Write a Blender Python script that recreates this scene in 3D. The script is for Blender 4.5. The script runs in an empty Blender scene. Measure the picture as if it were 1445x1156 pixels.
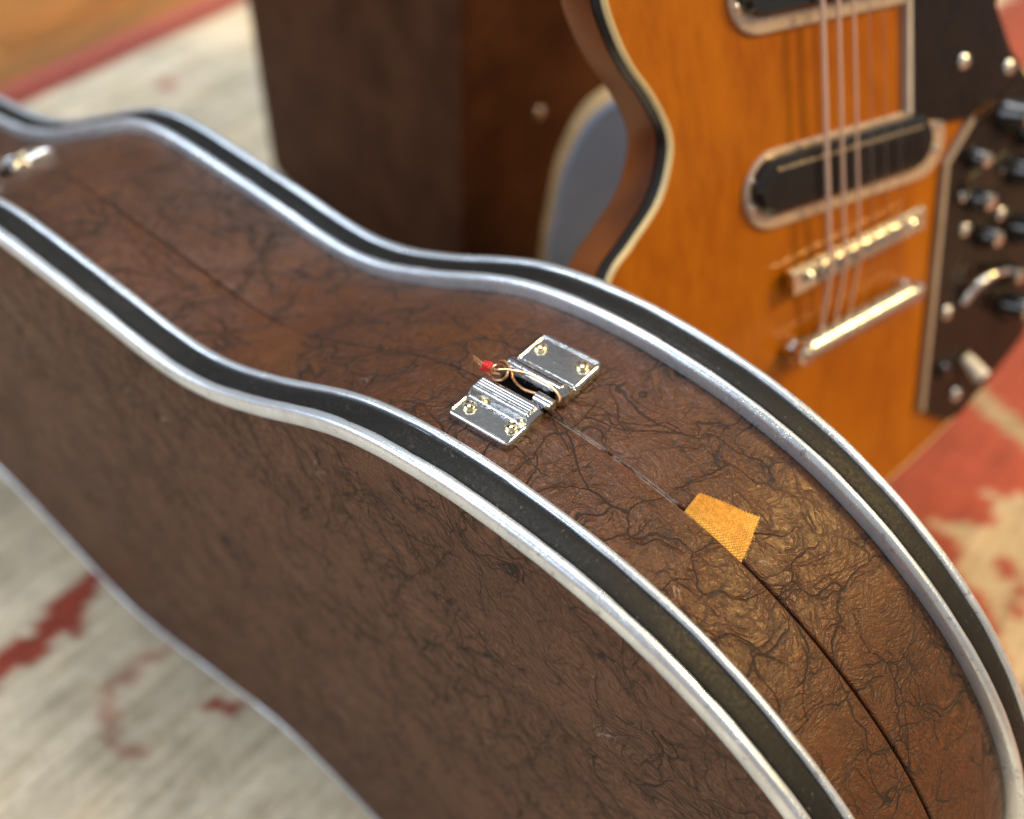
import bpy, bmesh, math, random
import numpy as np
from mathutils import Vector, Matrix, noise as mnoise

random.seed(4)
sc = bpy.context.scene
FZ = 0.6302                     # camera height above the floor (metres)

# ------------------------------------------------------------------ camera
# world: X along the case, Y away from its front panel, Z up
cam_right = Vector((0.77786495, 0.62792197, 0.02530046))
cam_up = Vector((-0.46685355, 0.55044671, 0.69213885))
cam_fwd = Vector((-0.42068264, 0.55020216, -0.7213208))
cd = bpy.data.cameras.new('camera')
cam = bpy.data.objects.new('camera', cd)
sc.collection.objects.link(cam)
m = Matrix((cam_right, cam_up, -cam_fwd)).transposed().to_4x4()
m.translation = Vector((0, 0, FZ))
cam.matrix_world = m
cd.sensor_width = 36.0
cd.lens = 36.0 * 1550 / 1445
cd.clip_start = 0.02
cd.clip_end = 60
cd.dof.use_dof = True
cd.dof.focus_distance = 0.360
cd.dof.aperture_fstop = 4.3
cd.dof.aperture_blades = 0
sc.camera = cam

# ------------------------------------------------------------------ light
sc.view_settings.view_transform = 'Standard'
sc.view_settings.look = 'None'
sc.view_settings.exposure = 0.43
sc.view_settings.gamma = 1.0
world = bpy.data.worlds.new('World')
sc.world = world
world.use_nodes = True
bg = world.node_tree.nodes['Background']
bg.inputs[0].default_value = (0.49, 0.48, 0.47, 1)
bg.inputs[1].default_value = 0.52

def area(name, loc, target, size, sizey, power, col, shape='RECTANGLE'):
    ld = bpy.data.lights.new(name, 'AREA')
    ld.shape = shape
    ld.size = size
    if shape in ('RECTANGLE', 'ELLIPSE'):
        ld.size_y = sizey
    ld.energy = power
    ld.color = col
    o = bpy.data.objects.new(name, ld)
    o.location = loc
    o.rotation_euler = (Vector(target) - Vector(loc)).to_track_quat('-Z', 'Y').to_euler()
    sc.collection.objects.link(o)
    return o

area('window_light', (-2.2, -2.4, 2.2), (-0.2, 0.2, 0.35), 3.4, 2.2, 76, (0.87, 0.93, 1.0))
area('ceiling_light', (-0.7, 0.9, 2.7), (-0.3, 0.4, 0.2), 1.6, 0.7, 38, (0.92, 0.96, 1.0))
area('warm_lamp', (1.25, 1.72, 1.95), (0, 0.25, 0.35), 0.55, 0.55, 46, (1.0, 0.66, 0.24), 'DISK')
area('warm_lamp', (2.0, 0.75, 2.0), (-0.1, 0.4, 0.3), 0.45, 0.45, 15, (1.0, 0.74, 0.42), 'DISK')

# ------------------------------------------------------------------ helpers
def new_obj(name, me, mat, parent=None):
    o = bpy.data.objects.new(name, me)
    sc.collection.objects.link(o)
    if mat is not None and len(me.materials) == 0:
        me.materials.append(mat)
    if parent is not None:
        o.parent = parent
    return o

def root_of(o):
    while o.parent is not None:
        o = o.parent
    return o

def mesh(name, V, F, mat, parent=None, smooth=True, sharp=40):
    """one mesh object; V in world coordinates, stored relative to the thing's base"""
    off = Vector(root_of(parent).location) if parent is not None else Vector((0, 0, 0))
    me = bpy.data.meshes.new(name)
    V = np.asarray(V, float) - np.array(off)
    me.from_pydata(V.tolist(), [], F)
    me.validate()
    bm = bmesh.new(); bm.from_mesh(me)
    bmesh.ops.recalc_face_normals(bm, faces=bm.faces)
    bm.to_mesh(me); bm.free()
    if smooth:
        me.polygons.foreach_set('use_smooth', [True] * len(me.polygons))
        me.set_sharp_from_angle(angle=math.radians(sharp))
    return new_obj(name, me, mat, parent)

def empty(name, loc, label, cat, group=None):
    o = bpy.data.objects.new(name, None)
    o.empty_display_size = 0.05
    sc.collection.objects.link(o)
    o.location = loc
    o['label'] = label
    o['category'] = cat
    if group:
        o['group'] = group
    return o

def joinm(parts):
    V, F = [], []
    for v, f in parts:
        k = len(V)
        V += [tuple(p) for p in v]
        F += [tuple(i + k for i in q) for q in f]
    return V, F

def catmull(P, n=8, closed=False):
    P = [np.array(p, float) for p in P]
    out = []
    N = len(P)
    rng = range(N) if closed else range(N - 1)
    for i in rng:
        if closed:
            a, b, c, d = P[(i - 1) % N], P[i], P[(i + 1) % N], P[(i + 2) % N]
        else:
            a, b, c, d = P[max(i - 1, 0)], P[i], P[i + 1], P[min(i + 2, N - 1)]
        for k in range(n):
            t = k / n
            out.append(0.5 * (2 * b + (c - a) * t + (2 * a - 5 * b + 4 * c - d) * t * t + (3 * b - a - 3 * c + d) * t ** 3))
    if not closed:
        out.append(P[-1])
    return np.array(out)

def tube(P, r, seg=8, cap=True):
    P = [Vector(p) for p in P]
    V, F = [], []
    n = len(P)
    t0 = (P[1] - P[0]).normalized()
    ref = Vector((0, 0, 1)) if abs(t0.z) < 0.9 else Vector((1, 0, 0))
    u = t0.cross(ref).normalized()
    for i in range(n):
        t = (P[min(i + 1, n - 1)] - P[max(i - 1, 0)]).normalized()
        u = (u - t * u.dot(t)).normalized()
        w = t.cross(u)
        rr = r[i] if isinstance(r, (list, tuple)) else r
        for k in range(seg):
            a = 2 * math.pi * k / seg
            V.append(P[i] + (u * math.cos(a) + w * math.sin(a)) * rr)
    for i in range(n - 1):
        for k in range(seg):
            k2 = (k + 1) % seg
            F.append((i * seg + k, i * seg + k2, (i + 1) * seg + k2, (i + 1) * seg + k))
    if cap:
        F.append(tuple(range(seg)))
        F.append(tuple((n - 1) * seg + k for k in range(seg)))
    return V, F

def lathe(prof, org, axis, xdir, seg=20):
    """prof: (radius, height) pairs; closed at both ends"""
    org, axis, xdir = Vector(org), Vector(axis).normalized(), Vector(xdir).normalized()
    xdir = (xdir - axis * xdir.dot(axis)).normalized()
    yd = axis.cross(xdir)
    V, F = [], []
    for r, h in prof:
        for k in range(seg):
            a = 2 * math.pi * k / seg
            V.append(org + axis * h + (xdir * math.cos(a) + yd * math.sin(a)) * r)
    for i in range(len(prof) - 1):
        for k in range(seg):
            k2 = (k + 1) % seg
            F.append((i * seg + k, i * seg + k2, (i + 1) * seg + k2, (i + 1) * seg + k))
    F.append(tuple(range(seg)))
    F.append(tuple((len(prof) - 1) * seg + k for k in range(seg)))
    return V, F

def smoothstep(a, b, x):
    t = np.clip((x - a) / (b - a), 0, 1)
    return t * t * (3 - 2 * t)

# ------------------------------------------------------------------ materials
class NT:
    def __init__(s, name):
        s.m = bpy.data.materials.new(name)
        s.m.use_nodes = True
        s.t = s.m.node_tree
        s.b = s.t.nodes['Principled BSDF']
        s.tc = s.t.nodes.new('ShaderNodeTexCoord').outputs['Object']
    def n(s, kind, **kw):
        nd = s.t.nodes.new(kind)
        for k, v in kw.items():
            setattr(nd, k, v)
        return nd
    def put(s, sock, v):
        if isinstance(v, bpy.types.NodeSocket):
            s.t.links.new(v, sock)
        else:
            sock.default_value = v
    def math(s, op, a, b=0.0, c=0.0, clamp=False):
        nd = s.n('ShaderNodeMath', operation=op, use_clamp=clamp)
        for i, v in enumerate((a, b, c)):
            s.put(nd.inputs[i], v)
        return nd.outputs[0]
    def vmath(s, op, a, b=(0, 0, 0), scale=None):
        nd = s.n('ShaderNodeVectorMath', operation=op)
        s.put(nd.inputs[0], a)
        s.put(nd.inputs[1], b)
        if scale is not None:
            s.put(nd.inputs['Scale'], scale)
        return nd.outputs[0]
    def noise(s, vec, scale, detail=3.0, rough=0.55, col=False, **kw):
        nd = s.n('ShaderNodeTexNoise', **kw)
        s.put(nd.inputs['Vector'], vec)
        nd.inputs['Scale'].default_value = scale
        nd.inputs['Detail'].default_value = detail
        nd.inputs['Roughness'].default_value = rough
        return nd.outputs['Color' if col else 'Fac']
    def vor_edge(s, vec, scale, rnd=1.0):
        nd = s.n('ShaderNodeTexVoronoi', feature='DISTANCE_TO_EDGE')
        s.put(nd.inputs['Vector'], vec)
        nd.inputs['Scale'].default_value = scale
        nd.inputs['Randomness'].default_value = rnd
        return nd.outputs['Distance']
    def sstep(s, x, a, b, lo=0.0, hi=1.0):
        nd = s.n('ShaderNodeMapRange', interpolation_type='SMOOTHSTEP')
        s.put(nd.inputs[0], x)
        nd.inputs[1].default_value = a
        nd.inputs[2].default_value = b
        nd.inputs[3].default_value = lo
        nd.inputs[4].default_value = hi
        return nd.outputs[0]
    def mix(s, f, a, b, blend='MIX'):
        nd = s.n('ShaderNodeMix', data_type='RGBA', blend_type=blend)
        s.put(nd.inputs[0], f)
        for i, v in ((6, a), (7, b)):
            s.put(nd.inputs[i], v if isinstance(v, bpy.types.NodeSocket) else (*v, 1))
        return nd.outputs[2]
    def mapping(s, vec, rot=(0, 0, 0), scale=(1, 1, 1), loc=(0, 0, 0)):
        nd = s.n('ShaderNodeMapping')
        s.put(nd.inputs['Vector'], vec)
        nd.inputs['Location'].default_value = loc
        nd.inputs['Rotation'].default_value = rot
        nd.inputs['Scale'].default_value = scale
        return nd.outputs[0]
    def bump(s, h, dist, strength=1.0, normal=None):
        nd = s.n('ShaderNodeBump')
        s.put(nd.inputs['Height'], h)
        nd.inputs['Distance'].default_value = dist
        nd.inputs['Strength'].default_value = strength
        if normal is not None:
            s.put(nd.inputs['Normal'], normal)
        return nd.outputs[0]
    def set(s, **kw):
        names = dict(col='Base Color', rough='Roughness', metal='Metallic', normal='Normal', spec='Specular IOR Level',
                     coat='Coat Weight', coatr='Coat Roughness', sheen='Sheen Weight', sheenr='Sheen Roughness', aniso='Anisotropic')
        for k, v in kw.items():
            if k == 'col' and not isinstance(v, bpy.types.NodeSocket):
                v = (*v, 1)
            s.put(s.b.inputs[names[k]], v)
        return s.m

def plain(name, col, rough=0.5, metal=0.0, var=0.12, vs=60, **kw):
    t = NT(name)
    nz = t.noise(t.tc, vs, 4)
    c2 = tuple(c * (1 - var * 2.2) for c in col)
    c = t.mix(t.sstep(nz, 0.3, 0.75), col, c2)
    r = t.sstep(t.noise(t.tc, vs * 2.3, 3), 0.25, 0.8, rough * 0.8, min(1, rough * 1.25))
    return t.set(col=c, rough=r, metal=metal, **kw)

def leather(name, base, dark, light, rot, seed, crease=1.0, rough=0.42, seam_y=None, hair=0.40, wide=0.0, lw=1.0):
    """crushed vinyl: ink-dark creases in clusters, bundles of fine pleats, skin-like grain"""
    t = NT(name)
    p = t.vmath('ADD', t.tc, (seed, seed * 0.37, seed * 0.71))
    w1 = t.vmath('SUBTRACT', t.noise(p, 24, 2, col=True), (0.5, 0.5, 0.5))
    w2 = t.vmath('SUBTRACT', t.noise(p, 120, 2, col=True), (0.5, 0.5, 0.5))
    w3 = t.vmath('SUBTRACT', t.noise(p, 520, 2, col=True), (0.5, 0.5, 0.5))
    pw = t.vmath('ADD', p, t.vmath('SCALE', w1, scale=0.034))
    pw = t.vmath('ADD', pw, t.vmath('SCALE', w2, scale=0.0034))
    pf = t.vmath('ADD', pw, t.vmath('SCALE', w3, scale=0.0007))
    # three fold directions; cells drawn out along each
    def fold(d, k):
        e = Vector((0, 0, 1)).rotation_difference(Vector(d).normalized()).to_euler()
        nd = t.n('ShaderNodeMapping', vector_type='TEXTURE')
        t.put(nd.inputs['Vector'], pf)
        nd.inputs['Rotation'].default_value = e
        nd.inputs['Scale'].default_value = (1, 1, k)
        return nd.outputs[0]
    dirs = [fold(r, 3.4) for r in rot]
    dshort = [fold(r, 2.2) for r in rot]
    def lines(vec, sc_, w, det=2):
        return t.sstep(t.math('ABSOLUTE', t.math('SUBTRACT', t.noise(vec, sc_, det, 0.55), 0.5)), 0.0, w, 1, 0)
    def mask(off, sc_, lo, hi):
        return t.sstep(t.noise(t.vmath('ADD', p, off), sc_, 3), lo, hi)
    MX = lambda *v: v[0] if len(v) == 1 else t.math('MAXIMUM', v[0], MX(*v[1:]))
    MU = lambda a, b: t.math('MULTIPLY', a, b)
    # line weight varies along each fold so that it breaks and fades
    brk = t.sstep(t.noise(p, 150, 3, 0.65), 0.36, 0.58)
    z0 = mask((3, 1, 2), 20, 0.45 - wide, 0.55 - wide)
    z1 = mask((7, 5, 1), 22, 0.47 - wide, 0.55 - wide)
    z2 = mask((1, 9, 4), 19, 0.47 - wide, 0.55 - wide)
    def vl(vec, sc_, w):
        return t.sstep(t.vor_edge(vec, sc_), 0.0, w, 1, 0)
    # long connected folds first; pleats gather round them
    eA, eB, eC = t.vor_edge(dshort[0], 40), t.vor_edge(dshort[1], 50), t.vor_edge(dirs[2], 52)
    mA, mB, mC = mask((4, 2, 8), 15, 0.43, 0.52), mask((5, 3, 7), 16, 0.45, 0.53), mask((8, 3, 1), 14, 0.44, 0.53)
    wd = t.sstep(t.noise(p, 60, 2), 0.35, 0.65, 0.010 * lw, 0.036 * lw)          # fold width swells and thins
    def fline(e):
        return t.sstep(t.math('DIVIDE', e, wd), 0.0, 1.0, 1, 0)
    A_, B_, C_ = MU(fline(eA), mA), MU(fline(eB), mB), MU(fline(eC), mC)
    nA, nB, nC = MU(t.sstep(eA, 0.02, 0.26, 1, 0), mA), MU(t.sstep(eB, 0.02, 0.24, 1, 0), mB), MU(t.sstep(eC, 0.02, 0.26, 1, 0), mC)
    near_ = MX(nA, nB, nC)
    c1 = MU(vl(dirs[0], 120, 0.055), MX(nA, MU(z0, 0.6)))
    c2 = MU(vl(dirs[1], 135, 0.055), MX(nB, MU(z1, 0.6)))
    c3 = MU(vl(dirs[2], 160, 0.065), MX(nC, MU(z2, 0.6)))
    c6 = MU(vl(dshort[0], 260, 0.10), MU(near_, 0.7))
    f1 = MU(lines(dirs[0], 300, 0.05), MX(z0, nA))
    f2 = MU(lines(dirs[1], 340, 0.05), MX(z1, nB))
    big = MX(A_, B_, C_, MU(MX(c1, c2, c3, c6), t.math('ADD', MU(brk, 0.55), 0.35)))
    cr = MX(big, MU(MX(f1, f2), hair))
    # fine wrinkled skin between the creases
    s1 = t.noise(dirs[0], 900, 2, 0.6)
    s2 = t.noise(dirs[2], 1000, 2, 0.6)
    sel = mask((6, 6, 2), 40, 0.44, 0.56)
    skin = t.math('ADD', MU(s1, sel), MU(s2, t.math('SUBTRACT', 1.0, sel)))
    peb = t.noise(p, 1500, 2, 0.6)
    mot = t.noise(pw, 30, 4, 0.6)
    c = t.mix(t.sstep(mot, 0.32, 0.70), base, light)
    c = t.mix(t.sstep(skin, 0.36, 0.60, 0.50, 0), c, tuple(v * 0.42 for v in base))
    c = t.mix(t.sstep(peb, 0.35, 0.6, 0.22, 0), c, dark)
    c = t.mix(MU(cr, 0.96 * crease), c, dark)
    scf = MU(vl(dshort[1], 120, 0.03), mask((2, 6, 9), 40, 0.66, 0.70))
    c = t.mix(MU(scf, 0.55), c, (0.34, 0.26, 0.22))
    if seam_y is not None:
        # rubbed edge along the seam
        sx = t.n('ShaderNodeSeparateXYZ')
        t.put(sx.inputs[0], t.tc)
        dy = t.math('ABSOLUTE', t.math('SUBTRACT', sx.outputs[1], seam_y))
        wr = MU(t.sstep(dy, 0.0, 0.0015, 1, 0), t.sstep(t.noise(p, 130, 4, 0.7), 0.40, 0.56))
        wr = MU(wr, MU(t.sstep(sx.outputs[0], 0.14, 0.17), t.sstep(sx.outputs[0], 0.20, 0.24, 1, 0)))
        c = t.mix(MU(wr, 0.95), c, (0.46, 0.41, 0.39))
    h = t.math('SUBTRACT', t.math('ADD', MU(t.noise(pw, 60, 2, 0.5), 0.22), MU(skin, 0.36)), MU(cr, 0.42))
    h = t.math('ADD', h, MU(peb, 0.13))
    nb = t.bump(h, 0.00080 * crease, 1.0)
    r = t.math('ADD', t.sstep(skin, 0.3, 0.65, rough + 0.12, rough - 0.05), MU(cr, 0.25), clamp=True)
    return t.set(col=c, rough=r, normal=nb, spec=0.30)

M = {}
M['leather_band'] = leather('crushed brown vinyl', (0.088, 0.0290, 0.0085), (0.0075, 0.0048, 0.0036), (0.120, 0.043, 0.0120), [(0.35, 1.0, -0.2), (1.0, -0.55, -0.45), (1.0, 0.45, -0.3)], 1.3, 1.0, 0.36, 0.41454 - 0.2 - 0.22234, 0.34, 0.01, 0.78)
M['leather_panel'] = leather('crushed brown vinyl panel', (0.112, 0.046, 0.0240), (0.010, 0.0066, 0.0056), (0.138, 0.059, 0.0320), [(0.75, 0, -0.66), (0.35, 0, -0.94), (0.95, 0, -0.25)], 7.9, 1.0, 0.50, None, 0.22, 0.03, 0.55)

def alu_mat():
    t = NT('worn aluminium')
    n1 = t.noise(t.tc, 60, 4, 0.6)
    n2 = t.noise(t.mapping(t.tc, scale=(1, 1, 1)), 900, 3, 0.7)
    sp = t.sstep(t.noise(t.tc, 330, 3), 0.62, 0.72)
    c = t.mix(t.sstep(n1, 0.35, 0.7), (0.76, 0.86, 0.98), (0.60, 0.68, 0.78))
    c = t.mix(t.math('MULTIPLY', sp, 0.55), c, (0.26, 0.25, 0.23))
    ox = t.math('MULTIPLY', t.sstep(t.noise(t.tc, 1400, 3, 0.7), 0.50, 0.66), t.sstep(t.noise(t.tc, 90, 3), 0.46, 0.64))
    c = t.mix(t.math('MULTIPLY', ox, 0.55), c, (0.36, 0.35, 0.33))
    wh = t.math('MULTIPLY', t.sstep(t.noise(t.tc, 700, 2), 0.60, 0.70), t.sstep(t.noise(t.tc, 30, 2), 0.45, 0.6))
    c = t.mix(t.math('MULTIPLY', wh, 0.6), c, (0.92, 0.92, 0.90))
    gd = t.sstep(t.noise(t.tc, 12, 3), 0.48, 0.70)
    c = t.mix(t.math('MULTIPLY', gd, 0.35), c, (0.48, 0.46, 0.42))
    r = t.sstep(n1, 0.3, 0.75, 0.26, 0.40)
    sl = t.math('ABSOLUTE', t.math('SUBTRACT', t.noise(t.mapping(t.tc, rot=(0.4, 0.6, 0.9), scale=(1, 1, 0.1)), 520, 2), 0.5))
    scr = t.math('MULTIPLY', t.sstep(sl, 0, 0.02, 1, 0), t.sstep(t.noise(t.tc, 38, 2), 0.5, 0.62))
    h = t.math('ADD', t.math('MULTIPLY', n2, 0.25), t.math('ADD', t.math('MULTIPLY', n1, 0.5), t.math('MULTIPLY', scr, -0.3)))
    r = t.math('ADD', r, t.math('MULTIPLY', scr, 0.2))
    return t.set(col=c, rough=r, metal=0.82, spec=0.5, normal=t.bump(h, 0.00042, 0.9))
M['alu'] = alu_mat()

def rubber_mat():
    t = NT('black vinyl strip')
    n = t.noise(t.tc, 700, 4, 0.7)
    dust = t.sstep(t.noise(t.tc, 480, 3), 0.67, 0.74, 0, 0.5)
    wear = t.sstep(t.noise(t.tc, 40, 3), 0.5, 0.75, 0, 0.45)
    c = t.mix(wear, (0.007, 0.0075, 0.008), (0.020, 0.019, 0.017))
    c = t.mix(dust, c, (0.12, 0.115, 0.105))
    for q in ((0.3, 0.9, 0.2), (1.1, 0.2, 0.8)):
        nd = t.n('ShaderNodeMapping', vector_type='TEXTURE')
        t.put(nd.inputs['Vector'], t.tc)
        nd.inputs['Rotation'].default_value = q
        nd.inputs['Scale'].default_value = (1, 1, 14)
        sl = t.math('ABSOLUTE', t.math('SUBTRACT', t.noise(nd.outputs[0], 420, 2), 0.5))
        sc_ = t.math('MULTIPLY', t.sstep(sl, 0, 0.012, 1, 0), t.sstep(t.noise(t.tc, 45 + 20 * q[0], 2), 0.52, 0.62))
        c = t.mix(t.math('MULTIPLY', sc_, 0.5), c, (0.075, 0.072, 0.066))
    return t.set(col=c, rough=t.sstep(n, 0.3, 0.7, 0.42, 0.62), spec=0.20, normal=t.bump(n, 0.00025, 0.6))
M['rubber'] = rubber_mat()

def chrome_mat(name, col=(0.80, 0.80, 0.81), rough=0.09, spots=0.5):
    t = NT(name)
    n1 = t.noise(t.tc, 420, 4, 0.6)
    sp = t.sstep(t.noise(t.tc, 900, 3), 0.60, 0.70)
    m_ = t.sstep(t.noise(t.tc, 150, 3), 0.45, 0.62)
    pit = t.math('MULTIPLY', sp, m_)
    c = t.mix(t.math('MULTIPLY', pit, spots), col, (0.16, 0.13, 0.10))
    r = t.math('ADD', t.sstep(n1, 0.35, 0.7, rough * 0.7, rough * 1.8), t.math('MULTIPLY', pit, 0.3))
    return t.set(col=c, rough=r, metal=1.0, normal=t.bump(n1, 0.00016, 0.5))
M['chrome'] = chrome_mat('aged chrome', (0.56, 0.58, 0.61), 0.10, 0.7)
M['chrome_far'] = chrome_mat('guitar chrome', (0.68, 0.66, 0.62), 0.16, 0.3)
M['nickel'] = chrome_mat('nickel tailpiece', (0.50, 0.50, 0.48), 0.26, 0.3)
M['brass'] = chrome_mat('brass plated screw', (0.78, 0.68, 0.44), 0.16, 0.35)
M['wire'] = chrome_mat('copper wire', (0.62, 0.36, 0.19), 0.28, 0.4)
M['red_wrap'] = plain('red plastic wrap', (0.62, 0.030, 0.035), 0.30, vs=900)
M['recess_shade'] = plain('painted recess shade', (0.004, 0.003, 0.003), 0.95, spec=0.03)  # near-black colour that paints the shade in slots and gaps
M['lining'] = plain('dark plush lining', (0.012, 0.006, 0.005), 0.9)
M['string'] = plain('wound string', (0.78, 0.58, 0.50), 0.40, 0.45, vs=2500)
M['plain_string'] = plain('plain string', (0.55, 0.53, 0.52), 0.3, 1.0, vs=2500)
M['black_plastic'] = plain('black plastic', (0.010, 0.010, 0.011), 0.16, var=0.1, vs=120, coat=0.3)
M['plate'] = plain('brown black laminate plate', (0.012, 0.0065, 0.0055), 0.30, var=0.15, vs=40, spec=0.3)
M['ring'] = plain('grey cream pickup surround', (0.60, 0.47, 0.37), 0.25, 0.35, var=0.08, vs=90)
M['edge'] = plain('cream plate edge', (0.34, 0.28, 0.23), 0.35, var=0.06)
M['edge_grey'] = plain('bevelled grey plate edge', (0.52, 0.50, 0.50), 0.30, var=0.06)
M['binding'] = plain('aged cream binding', (0.62, 0.50, 0.27), 0.35, var=0.06)
M['black_binding'] = plain('black binding', (0.012, 0.009, 0.008), 0.25)
M['knob_white'] = plain('ivory switch tip', (0.72, 0.66, 0.56), 0.30, var=0.04)
M['fret'] = plain('rosewood', (0.030, 0.014, 0.009), 0.5, vs=30)
M['stand'] = plain('black stand tube', (0.012, 0.012, 0.013), 0.4)

def wood_top():
    t = NT('amber lacquered mahogany')
    gm = t.mapping(t.tc, rot=(0, 0, 0), scale=(1, 1, 1))
    # grain runs along the strings (object Z leans with the body; use stretched noise)
    st = t.mapping(t.tc, rot=(0.10, 0.36, 0.0), scale=(1, 1, 0.06))
    g = t.noise(st, 130, 4, 0.65)
    pores = t.noise(st, 620, 2, 0.6)
    fl = t.noise(t.mapping(t.tc, rot=(0.10, 0.36, 0.0), scale=(1, 1, 0.35)), 26, 3)
    c = t.mix(t.sstep(g, 0.32, 0.70), (0.345, 0.106, 0.002), (0.275, 0.074, 0.001))
    c = t.mix(t.sstep(fl, 0.40, 0.66, 0, 0.55), c, (0.40, 0.134, 0.003))
    c = t.mix(t.sstep(pores, 0.60, 0.72, 0, 0.15), c, (0.22, 0.05, 0.004))
    return t.set(col=c, rough=0.38, coat=0.16, coatr=0.06, spec=0.12)
M['wood_top'] = wood_top()

def wood_side():
    t = NT('red brown lacquered side')
    st = t.mapping(t.tc, rot=(0.10, 0.36, 0.0), scale=(1, 1, 0.06))
    g = t.noise(st, 110, 4, 0.65)
    fl = t.sstep(t.noise(t.tc, 14, 2), 0.35, 0.65)
    c = t.mix(t.sstep(g, 0.32, 0.70), (0.090, 0.017, 0.0045), (0.045, 0.009, 0.004))
    c = t.mix(t.math('MULTIPLY', fl, 0.5), c, (0.30, 0.085, 0.008))
    return t.set(col=c, rough=0.36, coat=0.0, spec=0.3)
M['wood_side'] = wood_side()

def webbing_mat():
    t = NT('yellow woven webbing')
    n = t.noise(t.tc, 900, 3)
    n2 = t.noise(t.tc, 120, 3)
    c = t.mix(t.sstep(n, 0.3, 0.7), (0.86, 0.52, 0.085), (0.68, 0.37, 0.045))
    c = t.mix(t.sstep(n2, 0.5, 0.7, 0, 0.35), c, (0.50, 0.21, 0.03))
    return t.set(col=c, rough=0.85, sheen=0.3)
M['webbing'] = webbing_mat()

# ------------------------------------------------------------------ floor and rug
def plank_mat():
    t = NT('orange varnished floor plank')
    rnd = t.n('ShaderNodeObjectInfo').outputs['Random']
    off = t.n('ShaderNodeCombineXYZ')
    t.put(off.inputs[0], t.math('MULTIPLY', rnd, 37.0))
    t.put(off.inputs[1], t.math('MULTIPLY', rnd, 11.0))
    p = t.vmath('ADD', t.tc, off.outputs[0])
    g = t.noise(t.mapping(p, scale=(1, 0.08, 1)), 70, 4, 0.65)
    kn = t.noise(t.mapping(p, scale=(1, 0.3, 1)), 9, 3)
    c = t.mix(t.sstep(g, 0.3, 0.72), (0.46, 0.175, 0.030), (0.27, 0.088, 0.016))
    c = t.mix(t.sstep(kn, 0.44, 0.62, 0, 0.85), c, (0.16, 0.060, 0.015))
    c = t.mix(t.math('MULTIPLY', rnd, 0.45), c, (0.58, 0.27, 0.06))
    return t.set(col=c, rough=0.34)
M['plank'] = plank_mat()

fl = bpy.data.objects.new('floor', None)
sc.collection.objects.link(fl)
fl['kind'] = 'structure'
def boxvf(x0, x1, y0, y1, z0, z1, bev=0.0):
    bm = bmesh.new()
    bmesh.ops.create_cube(bm, size=1)
    for v in bm.verts:
        v.co = Vector((x0 + (v.co.x + .5) * (x1 - x0), y0 + (v.co.y + .5) * (y1 - y0), z0 + (v.co.z + .5) * (z1 - z0)))
    if bev:
        bmesh.ops.bevel(bm, geom=list(bm.edges), offset=bev, segments=2, affect='EDGES', profile=0.6)
    V = [v.co.copy() for v in bm.verts]
    F = [tuple(v.index for v in f.verts) for f in bm.faces]
    bm.verts.index_update()
    F = [tuple(v.index for v in f.verts) for f in bm.faces]
    bm.free()
    return V, F
mesh('subfloor', *boxvf(-4.5, 4.5, -3.5, 4.5, -0.06, -0.021), M['plank'], fl)
PW = 0.092
plank_me = None
xi = -2.66
k = 0
while xi < -0.95:
    yy = -1.6 + (k * 0.731) % 0.9
    for L in (1.25, 1.9, 1.4):
        V, F = boxvf(-PW / 2 + 0.0006, PW / 2 - 0.0006, 0.0006, L - 0.0006, -0.02, 0, 0.0012)
        o = mesh('plank', V, F, M['plank'], fl)
        o.location = (xi, yy, 0.0008 * ((k * 7) % 3 - 1))
        yy += L
    xi += PW
    k += 1
# the rest of the boards lie under the rug
mesh('plank', *boxvf(xi - PW / 2, 4.2, -3.0, 4.2, -0.0205, -0.0012), M['plank'], fl)

def in_poly(X, Y, P):
    P = np.array(P)
    ins = np.zeros(X.shape, bool)
    n = len(P)
    j = n - 1
    for i in range(n):
        xi_, yi_ = P[i]; xj, yj = P[j]
        c = ((yi_ > Y) != (yj > Y)) & (X < (xj - xi_) * (Y - yi_) / (yj - yi_ + 1e-12) + xi_)
        ins ^= c
        j = i
    return ins

RX0, RX1, RY0, RY1 = -1.087, 1.15, -0.75, 1.95
step = 0.0065
nx, ny = int((RX1 - RX0) / step) + 1, int((RY1 - RY0) / step) + 1
gx = np.linspace(RX0, RX1, nx); gy = np.linspace(RY0, RY1, ny)
GX, GY = np.meshgrid(gx, gy, indexing='ij')
rng = np.random.default_rng(3)
beige = np.array([0.79, 0.70, 0.53]); red = np.array([0.36, 0.052, 0.024]); pinkr = np.array([0.52, 0.11, 0.075]); tan = np.array([0.48, 0.34, 0.19])
col = np.tile(beige, (nx, ny, 1)).astype(float)
def jit(a, s):
    return a + s
wob = 0.004 * np.sin(GX * 310 + 2 * np.sin(GY * 90)) + 0.004 * np.sin(GY * 270 + 1.3)
# red outer border with a thin pink guard
d_edge = np.minimum(np.minimum(GX - RX0, RX1 - GX), np.minimum(GY - RY0, RY1 - GY))
col[d_edge < 0.058] = red * 0.95
col[d_edge < 0.030] = pinkr
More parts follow.
